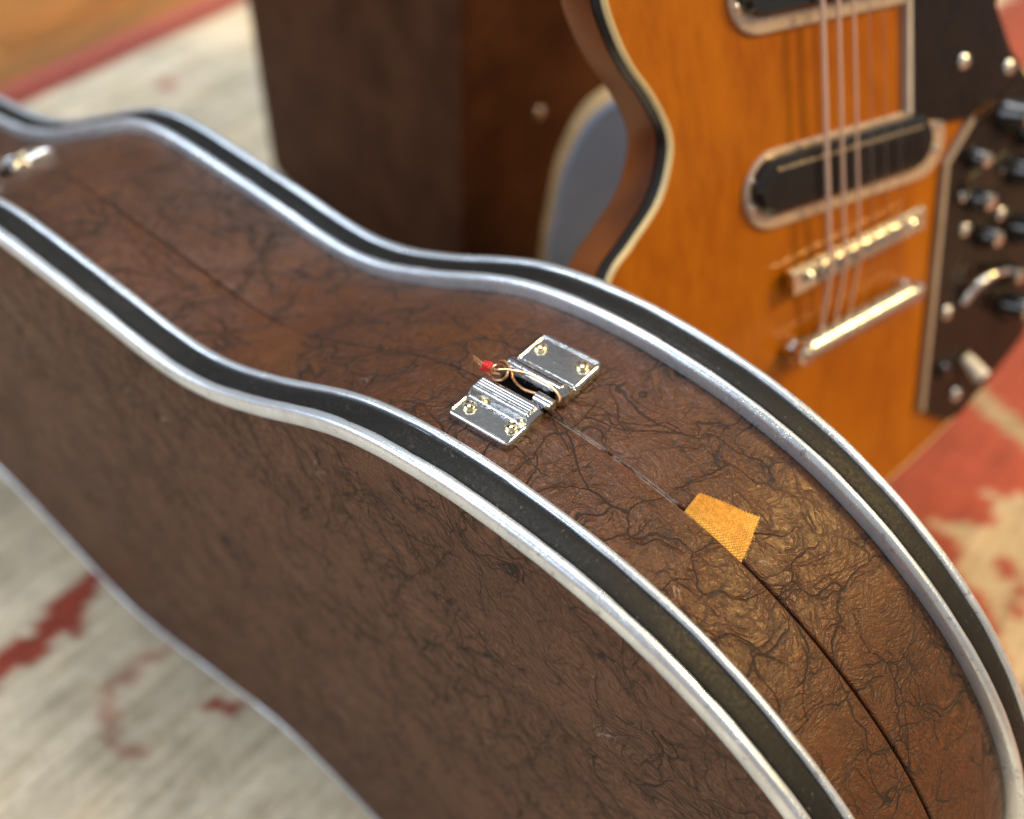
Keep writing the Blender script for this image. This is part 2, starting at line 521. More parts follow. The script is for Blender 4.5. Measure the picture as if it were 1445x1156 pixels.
# inner red field, stepped edge
edge_y = 0.40 + 0.05 * np.sign(np.sin(GX * 42)) * (np.abs(np.sin(GX * 42)) > 0.35)
fieldm = (GX > -0.34 + wob) & (GY > edge_y) & (GX < 0.75) & (GY < 1.60)
col[fieldm] = red * np.array([1.0, 1.15, 1.0])
stripe = np.abs((GY - 0.735) - (GX + 0.1) * -0.38) < 0.011
col[stripe & fieldm] = tan * 0.8
def paint(P, c, dx=0.0, dy=0.0, s=1.0, rot=0.0):
    P = np.array(P); ce = P.mean(0)
    q = (P - ce) * s
    q = np.stack([q[:, 0] * math.cos(rot) - q[:, 1] * math.sin(rot), q[:, 0] * math.sin(rot) + q[:, 1] * math.cos(rot)], 1) + ce + np.array([dx, dy])
    col[in_poly(GX, GY, q)] = c
zig = [(-0.46, 0.05), (-0.481, 0.099), (-0.474, 0.115), (-0.478, 0.129), (-0.487, 0.132), (-0.483, 0.146), (-0.487, 0.153), (-0.488, 0.172), (-0.480, 0.188), (-0.462, 0.151), (-0.449, 0.135), (-0.463, 0.129), (-0.456, 0.116), (-0.450, 0.101), (-0.461, 0.1), (-0.458, 0.086), (-0.440, 0.04)]
paint(zig, red)
paint(zig, red, 0.02, -0.22, 1.0, 0.4)
paint(zig, red, 0.10, 0.58, 1.2, 1.1)
ring = [(-0.40, 0.175), (-0.397, 0.159), (-0.405, 0.148), (-0.399, 0.141), (-0.404, 0.128), (-0.396, 0.118), (-0.390, 0.109), (-0.383, 0.111), (-0.372, 0.101), (-0.359, 0.104), (-0.350, 0.110)]
rp = catmull(ring, 6)
dm = np.full(GX.shape, 9.0)
for q in rp:
    dm = np.minimum(dm, (GX - q[0]) ** 2 + (GY - q[1]) ** 2)
col[np.sqrt(dm) < 0.0042] = red * 0.55 + beige * 0.45
paint([(-0.353, 0.149), (-0.345, 0.152), (-0.330, 0.160), (-0.326, 0.166), (-0.334, 0.170), (-0.346, 0.162)], red)
col[((GX + 0.955) ** 2 + (GY - 0.614) ** 2) < 0.013 ** 2] = pinkr * 0.6 + beige * 0.4
flower = [(-0.047, 0.64), (-0.033, 0.629), (-0.022, 0.610), (-0.050, 0.593), (-0.062, 0.582), (-0.028, 0.575), (-0.033, 0.553), (-0.007, 0.547), (0.004, 0.538), (0.012, 0.526), (0.020, 0.515), (0.035, 0.49), (0.08, 0.49), (0.10, 0.55), (0.07, 0.58), (0.06, 0.62), (0.028, 0.612), (0.0, 0.645), (-0.02, 0.652), (-0.03, 0.638)]
paint(flower, tan * np.array([1.05, 1.12, 1.2]))
paint(flower, tan, 0.34, 0.14, 1.2, 2.2)
paint(flower, tan, -0.18, 0.62, 1.3, 1.2)
paint(flower, tan, 0.26, 0.62, 1.3, 0.3)
for q, r_ in (((-0.001, 0.577), 0.008), ((0.013, 0.565), 0.007), ((-0.009, 0.583), 0.005), ((0.018, 0.550), 0.007), ((0.03, 0.575), 0.009)):
    col[((GX - q[0]) ** 2 + (GY - q[1]) ** 2) < r_ ** 2] = red * 0.9
# abrash: weft stripes across the rug, and faded wool
ab = np.zeros(nx)
for kf in range(14):
    ab += rng.normal() * np.sin(gx * (25 + 31 * kf) + rng.uniform(0, 6)) / (1 + 0.35 * kf)
ab2 = np.zeros(ny)
for kf in range(14):
    ab2 += rng.normal() * np.sin(gy * (25 + 37 * kf) + rng.uniform(0, 6)) / (1 + 0.35 * kf)
fac = 1 + 0.055 * ab[:, None] + 0.022 * ab2[None, :] + rng.normal(0, 0.05, (nx, ny))
col *= np.clip(fac, 0.6, 1.35)[..., None]
GZ = 0.008 + rng.uniform(-0.0006, 0.0006, (nx, ny))
GZ[0, :] = GZ[-1, :] = 0.0015
GZ[:, 0] = GZ[:, -1] = 0.0015
V = np.stack([GX, GY, GZ], -1).reshape(-1, 3)
ii = (np.arange(nx - 1)[:, None] * ny + np.arange(ny - 1)[None]).reshape(-1)
Fq = np.stack([ii, ii + ny, ii + ny + 1, ii + 1], 1)
me = bpy.data.meshes.new('rug')
me.vertices.add(len(V)); me.vertices.foreach_set('co', V.reshape(-1))
me.loops.add(Fq.size); me.loops.foreach_set('vertex_index', Fq.reshape(-1))
me.polygons.add(len(Fq)); me.polygons.foreach_set('loop_start', np.arange(len(Fq)) * 4)
me.update(calc_edges=True)
at = me.color_attributes.new('wool', 'FLOAT_COLOR', 'POINT')
at.data.foreach_set('color', np.concatenate([col.reshape(-1, 3), np.ones((nx * ny, 1))], 1).reshape(-1))
t = NT('woven wool rug')
ca = t.n('ShaderNodeVertexColor', layer_name='wool').outputs[0]
kn = t.noise(t.mapping(t.tc, scale=(1, 0.45, 1)), 420, 3, 0.7)
st_ = t.noise(t.mapping(t.tc, scale=(1, 0.10, 1)), 130, 3, 0.6)
wv = t.noise(t.tc, 20, 3)
c = t.mix(t.sstep(kn, 0.3, 0.7, 0.0, 0.45), ca, (0.55, 0.52, 0.48), 'MULTIPLY')
c = t.mix(t.sstep(st_, 0.44, 0.64, 0, 0.7), c, (0.66, 0.63, 0.55), 'MULTIPLY')
c = t.mix(t.sstep(wv, 0.5, 0.75, 0, 0.5), c, (1.0, 0.93, 0.80), 'MULTIPLY')
M['rug'] = t.set(col=c, rough=0.95, sheen=0.2, normal=t.bump(kn, 0.002, 0.8))
rug = new_obj('rug', me, M['rug'])
rug['label'] = 'beige and red patterned wool rug spread under the brown case'
rug['category'] = 'rug'

# ------------------------------------------------------------------ guitar case
S = 0.17334                       # Y of the middle of the near edging
T = 0.098                         # spacing of the two edgings
up_pts = [(-1.10, -.392), (-.95, -.384), (-.80, -.377), (-.70, -.370), (-.640, -.364), (-.605, -.361), (-.573, -.3575), (-.551, -.351), (-.534, -.3445), (-.517, -.336), (-.496, -.3255),
          (-.475, -.315), (-.452, -.304), (-.429, -.2985), (-.407, -.2985), (-.379, -.301), (-.344, -.3045), (-.317, -.308), (-.296, -.3085), (-.280, -.306),
          (-.264, -.3010), (-.241, -.2915), (-.218, -.2805), (-.198, -.2730), (-.179, -.2693), (-.161, -.2677), (-.144, -.2674), (-.127, -.2688),
          (-.110, -.2708), (-.093, -.2744), (-.070, -.2815), (-.051, -.2905), (-.038, -.2978), (-.026, -.3060), (-.0135, -.3155), (0.002, -.3295), (0.0135, -.3420), (0.0250, -.357),
          (0.0368, -.376), (0.0462, -.398), (0.0520, -.420)]
def axis_z(x):
    return -.449 + .033 * (x + .30)
lo_pts = []
for x, z in reversed(up_pts):
    nx_, nz_ = -.033, 1.0
    d = (z - axis_z(x)) / (nx_ * nx_ + nz_ * nz_)
    lo_pts.append((x - 2 * d * nx_, z - 2 * d * nz_))
end = [(0.0540, axis_z(0.054))]
headl = [(-1.13, axis_z(-1.13) + 0.05), (-1.14, axis_z(-1.14)), (-1.13, axis_z(-1.13) - 0.05)]
ring_pts = headl[::-1] and (up_pts + end + lo_pts + headl[::-1])
C0 = catmull(ring_pts, 24, closed=True)
# resample evenly and smooth the tracing jitter away
def resample(P, n):
    Q = np.vstack([P, P[:1]])
    s = np.concatenate([[0], np.cumsum(np.hypot(*np.diff(Q, axis=0).T))])
    u = np.linspace(0, s[-1], n, endpoint=False)
    return np.stack([np.interp(u, s, Q[:, 0]), np.interp(u, s, Q[:, 1])], 1), s[-1] / n
NC = 1500
C1, ds = resample(C0, NC)
def gsmooth(A, sig):
    k = int(sig * 3) + 1
    w = np.exp(-0.5 * (np.arange(-k, k + 1) / sig) ** 2); w /= w.sum()
    out = np.zeros_like(A)
    for j, wj in zip(range(-k, k + 1), w):
        out += wj * np.roll(A, -j, axis=0)
    return out
C1 = gsmooth(C1, 0.007 / ds)
C1, ds = resample(C1, NC)
C1[:, 1] += FZ
tang = np.roll(C1, -1, 0) - np.roll(C1, 1, 0)
tang /= np.hypot(tang[:, 0], tang[:, 1])[:, None]
nrm = np.stack([-tang[:, 1], tang[:, 0]], 1)       # outward (curve runs clockwise along the top to the right)
if nrm[np.argmax(C1[:, 1])][1] < 0:
    nrm = -nrm
arc = np.arange(NC) * ds

def sweep(cs, jitter=None):
    """cs: list of (y, r) world Y and outward offset; returns a closed strip"""
    Vs, Fs = [], []
    K = len(cs)
    for j, (y, r) in enumerate(cs):
        rr = np.full(NC, r); yy = np.full(NC, y)
        if jitter is not None:
            dr, dy = jitter(j)
            rr = rr + dr; yy = yy + dy
        Vs.append(np.stack([C1[:, 0] + nrm[:, 0] * rr, yy, C1[:, 1] + nrm[:, 1] * rr], 1))
    V = np.stack(Vs, 1).reshape(-1, 3)
    for i in range(NC):
        i2 = (i + 1) % NC
        for j in range(K - 1):
            Fs.append((i * K + j, i * K + j + 1, i2 * K + j + 1, i2 * K + j))
    return V, Fs

case = empty('guitar_case', (-0.3, S + T / 2, 0.18), 'brown crushed leatherette guitar case standing on its edge with silver and black edging', 'guitar case')
SEAM = S + 0.0412
RB = -0.005
# the two halves of the side wall, butting at the seam with a rolled lip
def half(name, y_out, y_seam, sgn, dr):
    cs = [(y_out, RB), ]
    n = 6
    for k in range(1, n):
        cs.append((y_out + (y_seam - sgn * 0.0014 - y_out) * k / n, RB + dr))
    for a in (0, 22, 45, 68, 90):
        cs.append((y_seam - sgn * 0.0014 + sgn * 0.0014 * math.sin(math.radians(a)), RB + dr - 0.0014 * (1 - math.cos(math.radians(a)))))
    cs.append((y_seam, RB - 0.009))
    K = len(cs)
    gap = np.interp(C1[:, 0], [-0.25, -0.16, -0.06, 0.03], [-0.00012, 0.0, 0.0002, 0.0011])
    def jit(j):
        f = 1.0 if (sgn < 0 and j >= K - 7) else 0.0
        return np.zeros(NC), gap * f
    return mesh(name, *sweep(cs, jit), M['leather_band'], case, True, 60)
half('side_wall', S - 0.0082, SEAM - 0.0001, 1, 0.0003)
half('side_wall', S + T + 0.0082, SEAM + 0.00034, -1, -0.0003)
mesh('seam_lining', *sweep([(SEAM - 0.003, RB - 0.0075), (SEAM + 0.003, RB - 0.0075)]), M['lining'], case)
# flat panels front and back
def panel(name, y, r, sgn):
    N2 = NC // 3
    idx = np.arange(0, NC, 3)
    P = C1[idx] + nrm[idx] * r
    V = [(p[0], y, p[1]) for p in P]
    F = [tuple(range(len(V)))]
    return mesh(name, V, F, M['leather_panel'], case, False)
panel('front_panel', S - 0.0087, -0.0050, -1)
panel('back_panel', S + T + 0.0087, -0.0050, 1)

def nick(seed, amp, sc_):
    r = np.random.default_rng(seed)
    out = np.zeros(NC)
    for f, a in ((9, 0.5), (23, 0.6), (51, 0.5), (97, 0.45), (170, 0.35)):
        out += a * np.sin(arc / arc[-1] * 2 * math.pi * round(f * sc_) + r.uniform(0, 6.28))
    # a few true dents
    for _ in range(26):
        c_ = r.uniform(0, arc[-1]); w_ = r.uniform(0.001, 0.0035)
        out -= r.uniform(0.6, 2.6) * np.exp(-((arc - c_) / w_) ** 2)
    return out * amp
near_cs = [(0.0088, -0.0056), (0.0088, -0.0012), (0.0084, 0.0002), (0.0075, 0.0011), (0.0063, 0.0012), (0.0055, 0.0009), (0.0051, 0.0004), (0.0050, -0.0008),
           (-0.0050, -0.0008), (-0.0051, 0.0004), (-0.0055, 0.0009), (-0.0063, 0.0012), (-0.0078, 0.0012), (-0.0086, 0.0008), (-0.0091, 0.0), (-0.0094, -0.0010), (-0.0095, -0.0022), (-0.0095, -0.0046), (-0.0092, -0.0054), (-0.0086, -0.0058)]
jn = {j: nick(10 + j // 2, 0.00007, 1.0) for j in range(20)}
def jit_alu(j):
    if j in (5, 6, 7, 8, 9, 10):
        a = nick(40 + (j > 7), 0.00013, 1.0)
        return (np.zeros(NC), a if j > 7 else -a)
    if j in (0, 19):
        return (np.zeros(NC), np.zeros(NC))
    return (nick(60 + (j > 7), 0.00005, 1.0), np.zeros(NC))
rub = [(0.0050, -0.0006), (0.0046, 0.00005), (0.0040, 0.0003), (0.0015, 0.00045), (-0.0015, 0.00045), (-0.0040, 0.0003), (-0.0046, 0.00005), (-0.0050, -0.0006)]
for yc, sg in ((S, 1), (S + T, -1)):
    cs = [(yc + sg * y, r) for y, r in near_cs]
    tr = mesh('metal_edging', *sweep(cs, jit_alu), M['alu'], case, True, 50)
    mesh('black_insert', *sweep([(yc + sg * y * 0.985, r) for y, r in rub]), M['rubber'], tr, True, 50)

# ------------------------------------------------------------------ latches on the side wall
def band_at(x):
    """point and unit tangent/normal on the upper side wall nearest to X = x"""
    top = np.where(nrm[:, 1] > 0.2)[0]
    i = top[np.argmin(np.abs(C1[top, 0] - x))]
    n_ = Vector((nrm[i, 0], 0, nrm[i, 1]))
    t_ = Vector((nrm[i, 1], 0, -nrm[i, 0]))
    p_ = Vector((C1[i, 0], 0, C1[i, 1])) + n_ * RB
    return p_, t_, n_

def frame_fn(x, dx=0.0):
    p_, t_, n_ = band_at(x)
    def W(t, y, h):
        return p_ + t_ * (t + dx) + Vector((0, S + y, 0)) + n_ * h
    return W, t_, n_

def plate_mesh(W, t0, t1, y0, y1, prof, rad, rim=0.0004):
    """stamped plate as a height field with a rounded outline and a skirt"""
    nt, ny_ = 60, 110
    V, F = [], []
    for i in range(nt + 1):
        for j in range(ny_ + 1):
            a, b = i / nt, j / ny_
            # cluster samples towards the borders
            a = 0.5 - 0.5 * math.cos(math.pi * a); 
            y = y0 + (y1 - y0) * b
            ins = 0.0
            for yy in (y - y0, y1 - y):
                if yy < rad:
                    ins = max(ins, rad - math.sqrt(max(rad * rad - (rad - yy) ** 2, 0)))
            tt = t0 + ins + (t1 - t0 - 2 * ins) * a
            e = min(tt - (t0 + ins), (t1 - ins) - tt, y - y0, y1 - y)
            h = prof(y - y0, min(tt - t0 - ins, t1 - ins - tt))
            h *= 1.0
            drop = 0.0013 * (1 - min(1, max(e, 0) / 0.0012)) ** 2.4
            V.append(W(tt, y, max(h - drop, 0.0003)))
            F_ = None
    for i in range(nt):
        for j in range(ny_):
            q = i * (ny_ + 1) + j
            F.append((q, q + 1, q + ny_ + 2, q + ny_ + 1))
    # skirt
    loop = [j for j in range(ny_ + 1)] + [i * (ny_ + 1) + ny_ for i in range(1, nt + 1)] + [nt * (ny_ + 1) + j for j in range(ny_ - 1, -1, -1)] + [i * (ny_ + 1) for i in range(nt - 1, 0, -1)]
    base = len(V)
    nW = (W(0, 0, 1) - W(0, 0, 0))
    p0 = W(0, 0, 0)
    for q in loop:
        v = Vector(V[q])
        V.append(v - nW * ((v - p0).dot(nW) + 0.0004))
    L = len(loop)
    for k in range(L):
        k2 = (k + 1) % L
        F.append((loop[k], loop[k2], base + k2, base + k))
    return V, F

def sm(a, b, x):
    t = min(1, max(0, (x - a) / (b - a)))
    return t * t * (3 - 2 * t)

def prof_near(y, e):
    y *= 1000; e *= 1000
    rim = 0.55 * (1 - sm(0.9, 1.5, min(y, e)))          # raised border round the tray
    h = 3.0 + rim
    bar = 4.1 * sm(10.4, 12.6, y) * (1 - sm(18.3, 20.2, y) * 0.8)
    bar *= 1 - 0.55 * (1 - sm(0.3, 2.0, e))
    if 12.8 < y < 17.4:                                   # stamped ribs
        bar -= 0.34 * max(0, math.cos((y - 12.8) / 4.6 * 2 * math.pi * 4 + math.pi)) ** 4 * sm(0.6, 1.4, e)
    h = h * (1 - 0.0) + bar
    return h / 1000

def prof_far(y, e):
    y *= 1000; e *= 1000
    Y = y
    rim = 0.5 * (1 - sm(0.9, 1.6, min(25.0 - y if y > 8 else 9, e)))
    h = 3.1 + rim * sm(8.5, 10, Y)
    roll = 4.4 * math.sqrt(max(0, 1 - ((Y - 3.0) / 4.0) ** 2)) if Y < 6.2 else 4.4 * math.sqrt(max(0, 1 - (3.2 / 4.0) ** 2)) * (1 - sm(6.2, 8.4, Y))
    roll *= 1 - 0.5 * (1 - sm(0.2, 1.8, e))
    gr = -0.5 * math.exp(-((Y - 9.0) / 0.5) ** 2)
    return max(0.3, h + roll + gr - (1.4 if Y < 0.4 else 0)) / 1000

def screw_parts(W, t, y, h, n_, t_, parent, ang=0.4):
    head = lathe([(0.00255, -0.0006), (0.0026, 0.0001), (0.0024, 0.0008), (0.0018, 0.00135), (0.0010, 0.0016), (0.0001, 0.00168)], W(t, y, h), n_, t_, 20)
    sw = mesh('screw', *head, M['brass'], parent)
    parts = []
    for q in (ang, ang + math.pi / 2):                    # the cross slot, its shade painted as near-black bars
        d = t_ * math.cos(q) + Vector((0, 1, 0)) * math.sin(q)
        s2 = n_.cross(d)
        c_ = W(t, y, h + 0.00150)
        P = [c_ + d * a * 0.0016 + s2 * b * 0.00030 + n_ * (-0.0004 + cc * 0.00052) for a in (-1, 1) for b in (-1, 1) for cc in (0, 1)]
        parts.append((P, [(0, 1, 3, 2), (4, 6, 7, 5), (0, 4, 5, 1), (2, 3, 7, 6), (0, 2, 6, 4), (1, 5, 7, 3)]))
        break
    c_ = W(t, y, h + 0.00150)
    P = [c_ + (t_ * math.cos(ang + math.pi / 2) + Vector((0, 1, 0)) * math.sin(ang + math.pi / 2)) * a * 0.0016 + n_.cross(t_ * math.cos(ang + math.pi / 2) + Vector((0, 1, 0)) * math.sin(ang + math.pi / 2)) * b * 0.00030 + n_ * (-0.0004 + cc * 0.00050) for a in (-1, 1) for b in (-1, 1) for cc in (0, 1)]
    parts.append((P, [(0, 1, 3, 2), (4, 6, 7, 5), (0, 4, 5, 1), (2, 3, 7, 6), (0, 2, 6, 4), (1, 5, 7, 3)]))
    mesh('screw_slot', *joinm(parts), M['recess_shade'], sw if parent.parent is None else parent, False)

def make_latch(x, label):
    W, t_, n_ = frame_fn(x)
    la = mesh('latch', *plate_mesh(W, -0.0132, 0.0138, 0.0178, 0.0392, prof_near, 0.0026), M['chrome'], case, True, 35)
    la['label'] = label
    far_p = mesh('catch_plate', *plate_mesh(W, -0.0118, 0.0153, 0.0450, 0.0712, prof_far, 0.0040), M['chrome'], la, True, 35)
    for (t, y, h) in ((-0.0080, 0.0242, 0.0031), (0.0095, 0.0252, 0.0031), (-0.0076, 0.0630, 0.0032), (0.0104, 0.0640, 0.0032)):
        screw_parts(W, t, y, h, n_, t_, la, ang=0.4 + t * 90)
    # rolled knuckle and a black slab painting the shaded gap where the lever is gone
    V, F = [], []
    seg = 12
    for i, t in enumerate((0.0078, 0.0081, 0.0152, 0.0155)):
        r = 0.0021 if 0 < i < 3 else 0.0018
        for k in range(seg):
            a = 2 * math.pi * k / seg
            V.append(W(t, 0.0405 + r * math.cos(a) * 1.15, 0.0050 + r * math.sin(a)))
    for i in range(3):
        for k in range(seg):
            k2 = (k + 1) % seg
            F.append((i * seg + k, i * seg + k2, (i + 1) * seg + k2, (i + 1) * seg + k))
    F += [tuple(range(seg)), tuple(3 * seg + k for k in range(seg))]
    mesh('knuckle', V, F, M['chrome'], la, True, 40)
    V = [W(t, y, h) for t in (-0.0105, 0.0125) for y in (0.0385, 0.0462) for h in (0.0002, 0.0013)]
    mesh('gap_shade', V, [(0, 1, 3, 2), (4, 6, 7, 5), (0, 4, 5, 1), (2, 3, 7, 6), (0, 2, 6, 4), (1, 5, 7, 3)], M['recess_shade'], la, False)
    return la
LX = -0.162
make_latch(LX, 'chrome latch with missing lever and a wire twisted through it')
make_latch(-0.513, 'out of focus latch at the far end of the side wall')

# ------------------------------------------------------------------ wire tie twisted through the latch
W, t_, n_ = frame_fn(LX)
def wp(L):
    return [W(t / 1000, y / 1000, h / 1000) for t, y, h in L]
tie = empty('wire_tie', W(-0.008, 0.040, 0.008), 'bent copper wire with a red wrap looped through the chrome latch', 'wire')
A = [(-19.3, 40.2, 9), (-15.8, 39.3, 9.2), (-12.8, 38.7, 9), (-8.0, 38.3, 10.3), (-4.3, 40.6, 10.6), (1.8, 43.5, 10.2), (6.9, 43.9, 10), (11.2, 44.2, 9.2), (15.4, 43.6, 8), (16.5, 42.6, 6.2), (14.6, 42.4, 4.2)]
B = [(-18.9, 39.8, 8.2), (-15.6, 38.7, 8.4), (-12.9, 38.0, 8), (-9.4, 37.3, 7.6), (-6.2, 35.9, 8.4), (-3.5, 36.9, 9.4), (-3.6, 39.5, 10.4), (-6.6, 41.4, 10.6), (-9.6, 41.6, 9.4), (-10.4, 39.4, 9.0), (-9.0, 37.4, 9.2), (-5.6, 37.6, 10.2)]
C = [(-11.2, 44.4, 8.2), (-8.6, 44.6, 9.2), (-5.2, 43.0, 8.6), (-2.3, 41.0, 7), (1.1, 40.7, 5.6), (4.4, 40.9, 5.4), (8.4, 41.4, 6)]
for nm_, L in (('wire', A), ('wire', B), ('wire', C)):
    mesh(nm_, *tube(catmull(wp(L), 8), 0.00046, 8), M['wire'], tie)
# red wrap: a tight coil
c0, c1 = W(-0.0141, 0.0388, 0.0085), W(-0.0101, 0.0392, 0.0092)
ax = (c1 - c0).normalized()
u_ = ax.cross(Vector((0, 0, 1))).normalized(); v_ = ax.cross(u_)
coil = []
for k in range(120):
    a = k / 119 * 2 * math.pi * 3.4
    coil.append(c0.lerp(c1, k / 119) + (u_ * math.cos(a) + v_ * math.sin(a)) * (0.00125 + 0.00018 * math.sin(k * 0.7)))
mesh('red_wrap', *tube(coil, 0.00066, 8), M['red_wrap'], tie)

# ------------------------------------------------------------------ yellow webbing tab in the seam
def tab():
    n1, n2 = 200, 130
    a0, a1 = Vector((-0.0914, 0.0413)), Vector((-0.0686, 0.0413))     # (x, dy) along the seam
    b0, b1 = Vector((-0.0917, 0.0486)), Vector((-0.0731, 0.0574))
    V, F = [], []
    def rpt(x):
        return band_at_s(x)
    for i in range(n1 + 1):
        for j in range(n2 + 1):
            u, v = i / n1, j / n2
            p = (a0.lerp(a1, u)).lerp(b0.lerp(b1, u), v)
            # ragged cut edges
            fr = 0.00020 * math.sin(i * 2.1) * (1 if j == n2 else 0)
            b, tt, nn_ = band_interp(p.x + (0.00016 * math.sin(j * 0.9) if i in (0, n1) else 0))
            tri = abs(((v * 7.0) % 1.0) - 0.5) * 2
            tw = 0.00028 * math.cos(2 * math.pi * (u * 20 + tri * 1.4)) + 0.00007 * math.cos(2 * math.pi * v * 30)
            h = 0.0015 + tw + 0.0006 * math.sin(u * 4.0 + 0.4) * v + 0.0007 * v * v + 0.0012 * max(0, u - 0.72) * v * 3 - 0.0016 * (1 - v) ** 6
            V.append(b + nn_ * h + Vector((0, S + p.y + fr - 0.0006 * (1 - v) ** 8, 0)))
    k = (n2 + 1)
    for i in range(n1):
        for j in range(n2):
            q = i * k + j
            F.append((q, q + 1, q + k + 1, q + k))
    # underside
    nV = len(V)
    nvec = Vector((0.2, 0, 0.97))
    loop = list(range(k)) + [i * k + n2 for i in range(1, n1 + 1)] + [n1 * k + j for j in range(n2 - 1, -1, -1)] + [i * k for i in range(n1 - 1, 0, -1)]
    for q in loop:
        V.append(V[q] - nvec * 0.0011)
    for m_ in range(len(loop)):
        m2 = (m_ + 1) % len(loop)
        F.append((loop[m_], loop[m2], nV + m2, nV + m_))
    F.append(tuple(nV + q for q in range(len(loop))))
    return V, F
topi = np.where((nrm[:, 1] > 0.1) & (C1[:, 0] > -0.2))[0]
oX = C1[topi] + nrm[topi] * RB
od = np.argsort(oX[:, 0])
def band_interp(x):
    xs = oX[od, 0]
    z = np.interp(x, xs, oX[od, 1])
    a = np.interp(x, xs, nrm[topi][od, 0]); b = np.interp(x, xs, nrm[topi][od, 1])
    n_ = Vector((a, 0, b)).normalized()
    return Vector((x, 0, z)), Vector((n_.z, 0, -n_.x)), n_
tb = mesh('webbing_tab', *tab(), M['webbing'])
tb['label'] = 'yellow woven webbing tab poking out of the seam beside the chrome latch'
tb['category'] = 'strap'

tbl = []
rt = random.Random(8)
for k in range(34):
    v = rt.uniform(0.05, 1.0)
    e_ = Vector((-0.0686, 0.0413)).lerp(Vector((-0.0731, 0.0574)), v) if k < 24 else Vector((-0.0917, 0.0486)).lerp(Vector((-0.0731, 0.0574)), v)
    b, tt, nn_ = band_interp(e_.x)
    p0 = b + nn_ * 0.0012 + Vector((0, S + e_.y, 0))
    d_ = (tt + Vector((0, rt.uniform(-.5, .5), 0))) if k < 24 else (Vector((0, 1, 0)) + tt * rt.uniform(-.6, .6))
    L_ = rt.uniform(0.0005, 0.0014)
    tbl.append(tube([p0 - d_ * 0.0006, p0 + d_ * L_ * .6 + nn_ * rt.uniform(-.0003, .0004), p0 + d_ * L_ - nn_ * rt.uniform(-0.0002, .0007)], 0.00007, 5))
th = mesh('frayed_threads', *joinm(tbl), M['webbing'], tb)
th['kind'] = 'stuff'

# ------------------------------------------------------------------ electric guitar behind
GO = Vector((-0.1360361, 0.45424597, -0.33655806 + FZ))
gh = Vector((0.26201716, 0.96506321, 0.0))
gn = Vector((0.90578275, -0.24592236, 0.34507942)).normalized()
gv = gn.cross(gh).normalized()
if gv.z < 0:
    gv = -gv
gh = gv.cross(gn).normalized() if gv.cross(gn).dot(gh) > 0 else -gv.cross(gn).normalized()
def G(x, y, z=0.0):
    """millimetres on the guitar's top: across, along the strings, above the top"""
    return GO + (gh * x + gv * y + gn * z) * 0.001
# positions were read on the top plane; lift(x, y, z) returns the place of a part standing z above it
def lift(x, y, z):
    return x - 1.15 * z, y + 0.66 * z
guitar = empty('electric_guitar', G(0, -150, -40), 'amber orange electric guitar with black plates leaning back behind the brown case', 'guitar')
half_l = [(0, -158), (-50, -155), (-98, -145), (-138, -120), (-163, -82), (-171, -38), (-167, 4), (-153, 41), (-137, 54), (-121, 66), (-113, 79), (-110.5, 92), (-117, 109), (-126, 124), (-132, 139), (-135, 156), (-132, 186), (-116, 216), (-82, 238), (-42, 246)]
half_r = [(28, 222), (34, 186), (62, 164), (98, 180), (124, 184), (140, 168), (136, 142), (118, 112), (108, 94), (121, 69), (137, 52), (153, 41), (168, 4), (171, -38), (163, -80), (143, -112), (112, -128), (82, -141), (40, -152)]
bo = catmull(half_l + [(-26, 247)] + half_r, 8, closed=True)
bo, _ = resample(bo, 420)
bt = np.roll(bo, -1, 0) - np.roll(bo, 1, 0); bt /= np.hypot(*bt.T)[:, None]
bn = np.stack([-bt[:, 1], bt[:, 0]], 1)
if (bn[:, 0] * bo[:, 0]).sum() < 0:
    bn = -bn
def slab(outline, normals, cs, cap_top=True, cap_bot=True):
    n = len(outline)
    V, F = [], []
    for (off, z) in cs:
        for i in range(n):
            V.append(G(outline[i][0] + normals[i][0] * off, outline[i][1] + normals[i][1] * off, z))
    for j in range(len(cs) - 1):
        for i in range(n):
            i2 = (i + 1) % n
            F.append((j * n + i, j * n + i2, (j + 1) * n + i2, (j + 1) * n + i))
    if cap_bot:
        F.append(tuple(range(n)))
    if cap_top:
        F.append(tuple((len(cs) - 1) * n + i for i in range(n)))
    return V, F
body = mesh('body', *slab(bo, bn, [(-4, -30), (-1, -28.5), (0, -26), (0, -8.0)], False, True), M['wood_side'], guitar, True, 50)
mesh('top', *slab(bo, bn, [(-2.6, -0.4), (-2.8, 0.0)], True, False), M['wood_top'], guitar, True, 30)
mesh('cream_binding', *slab(bo, bn, [(-0.6, -2.2), (-0.4, -1.0), (-1.2, 0.05), (-2.7, 0.05), (-2.9, -0.3)], False, False), M['binding'], body, True, 60)
mesh('black_binding', *slab(bo, bn, [(0.1, -6.8), (0.1, -2.0), (-0.8, -1.9)], False, False), M['black_binding'], body, True, 60)

def poly_plate(P, z0, z1, name, mat, parent, sub=1, bev=0.8, edge=None, edge_w=3.0):
    P = catmull(P, sub, closed=True) if sub > 1 else np.array(P, float)
    # inward normals
    tt = np.roll(P, -1, 0) - np.roll(P, 1, 0); tt /= np.hypot(*tt.T)[:, None]
    nn_ = np.stack([-tt[:, 1], tt[:, 0]], 1)
    A = 0.5 * np.sum(P[:, 0] * np.roll(P[:, 1], -1) - np.roll(P[:, 0], -1) * P[:, 1])
    if A > 0:
        nn_ = -nn_
    return mesh(name, *slab(P, nn_, [(0, z0), (0, z1 - bev), (-bev, z1)]), mat, parent, True, 30)

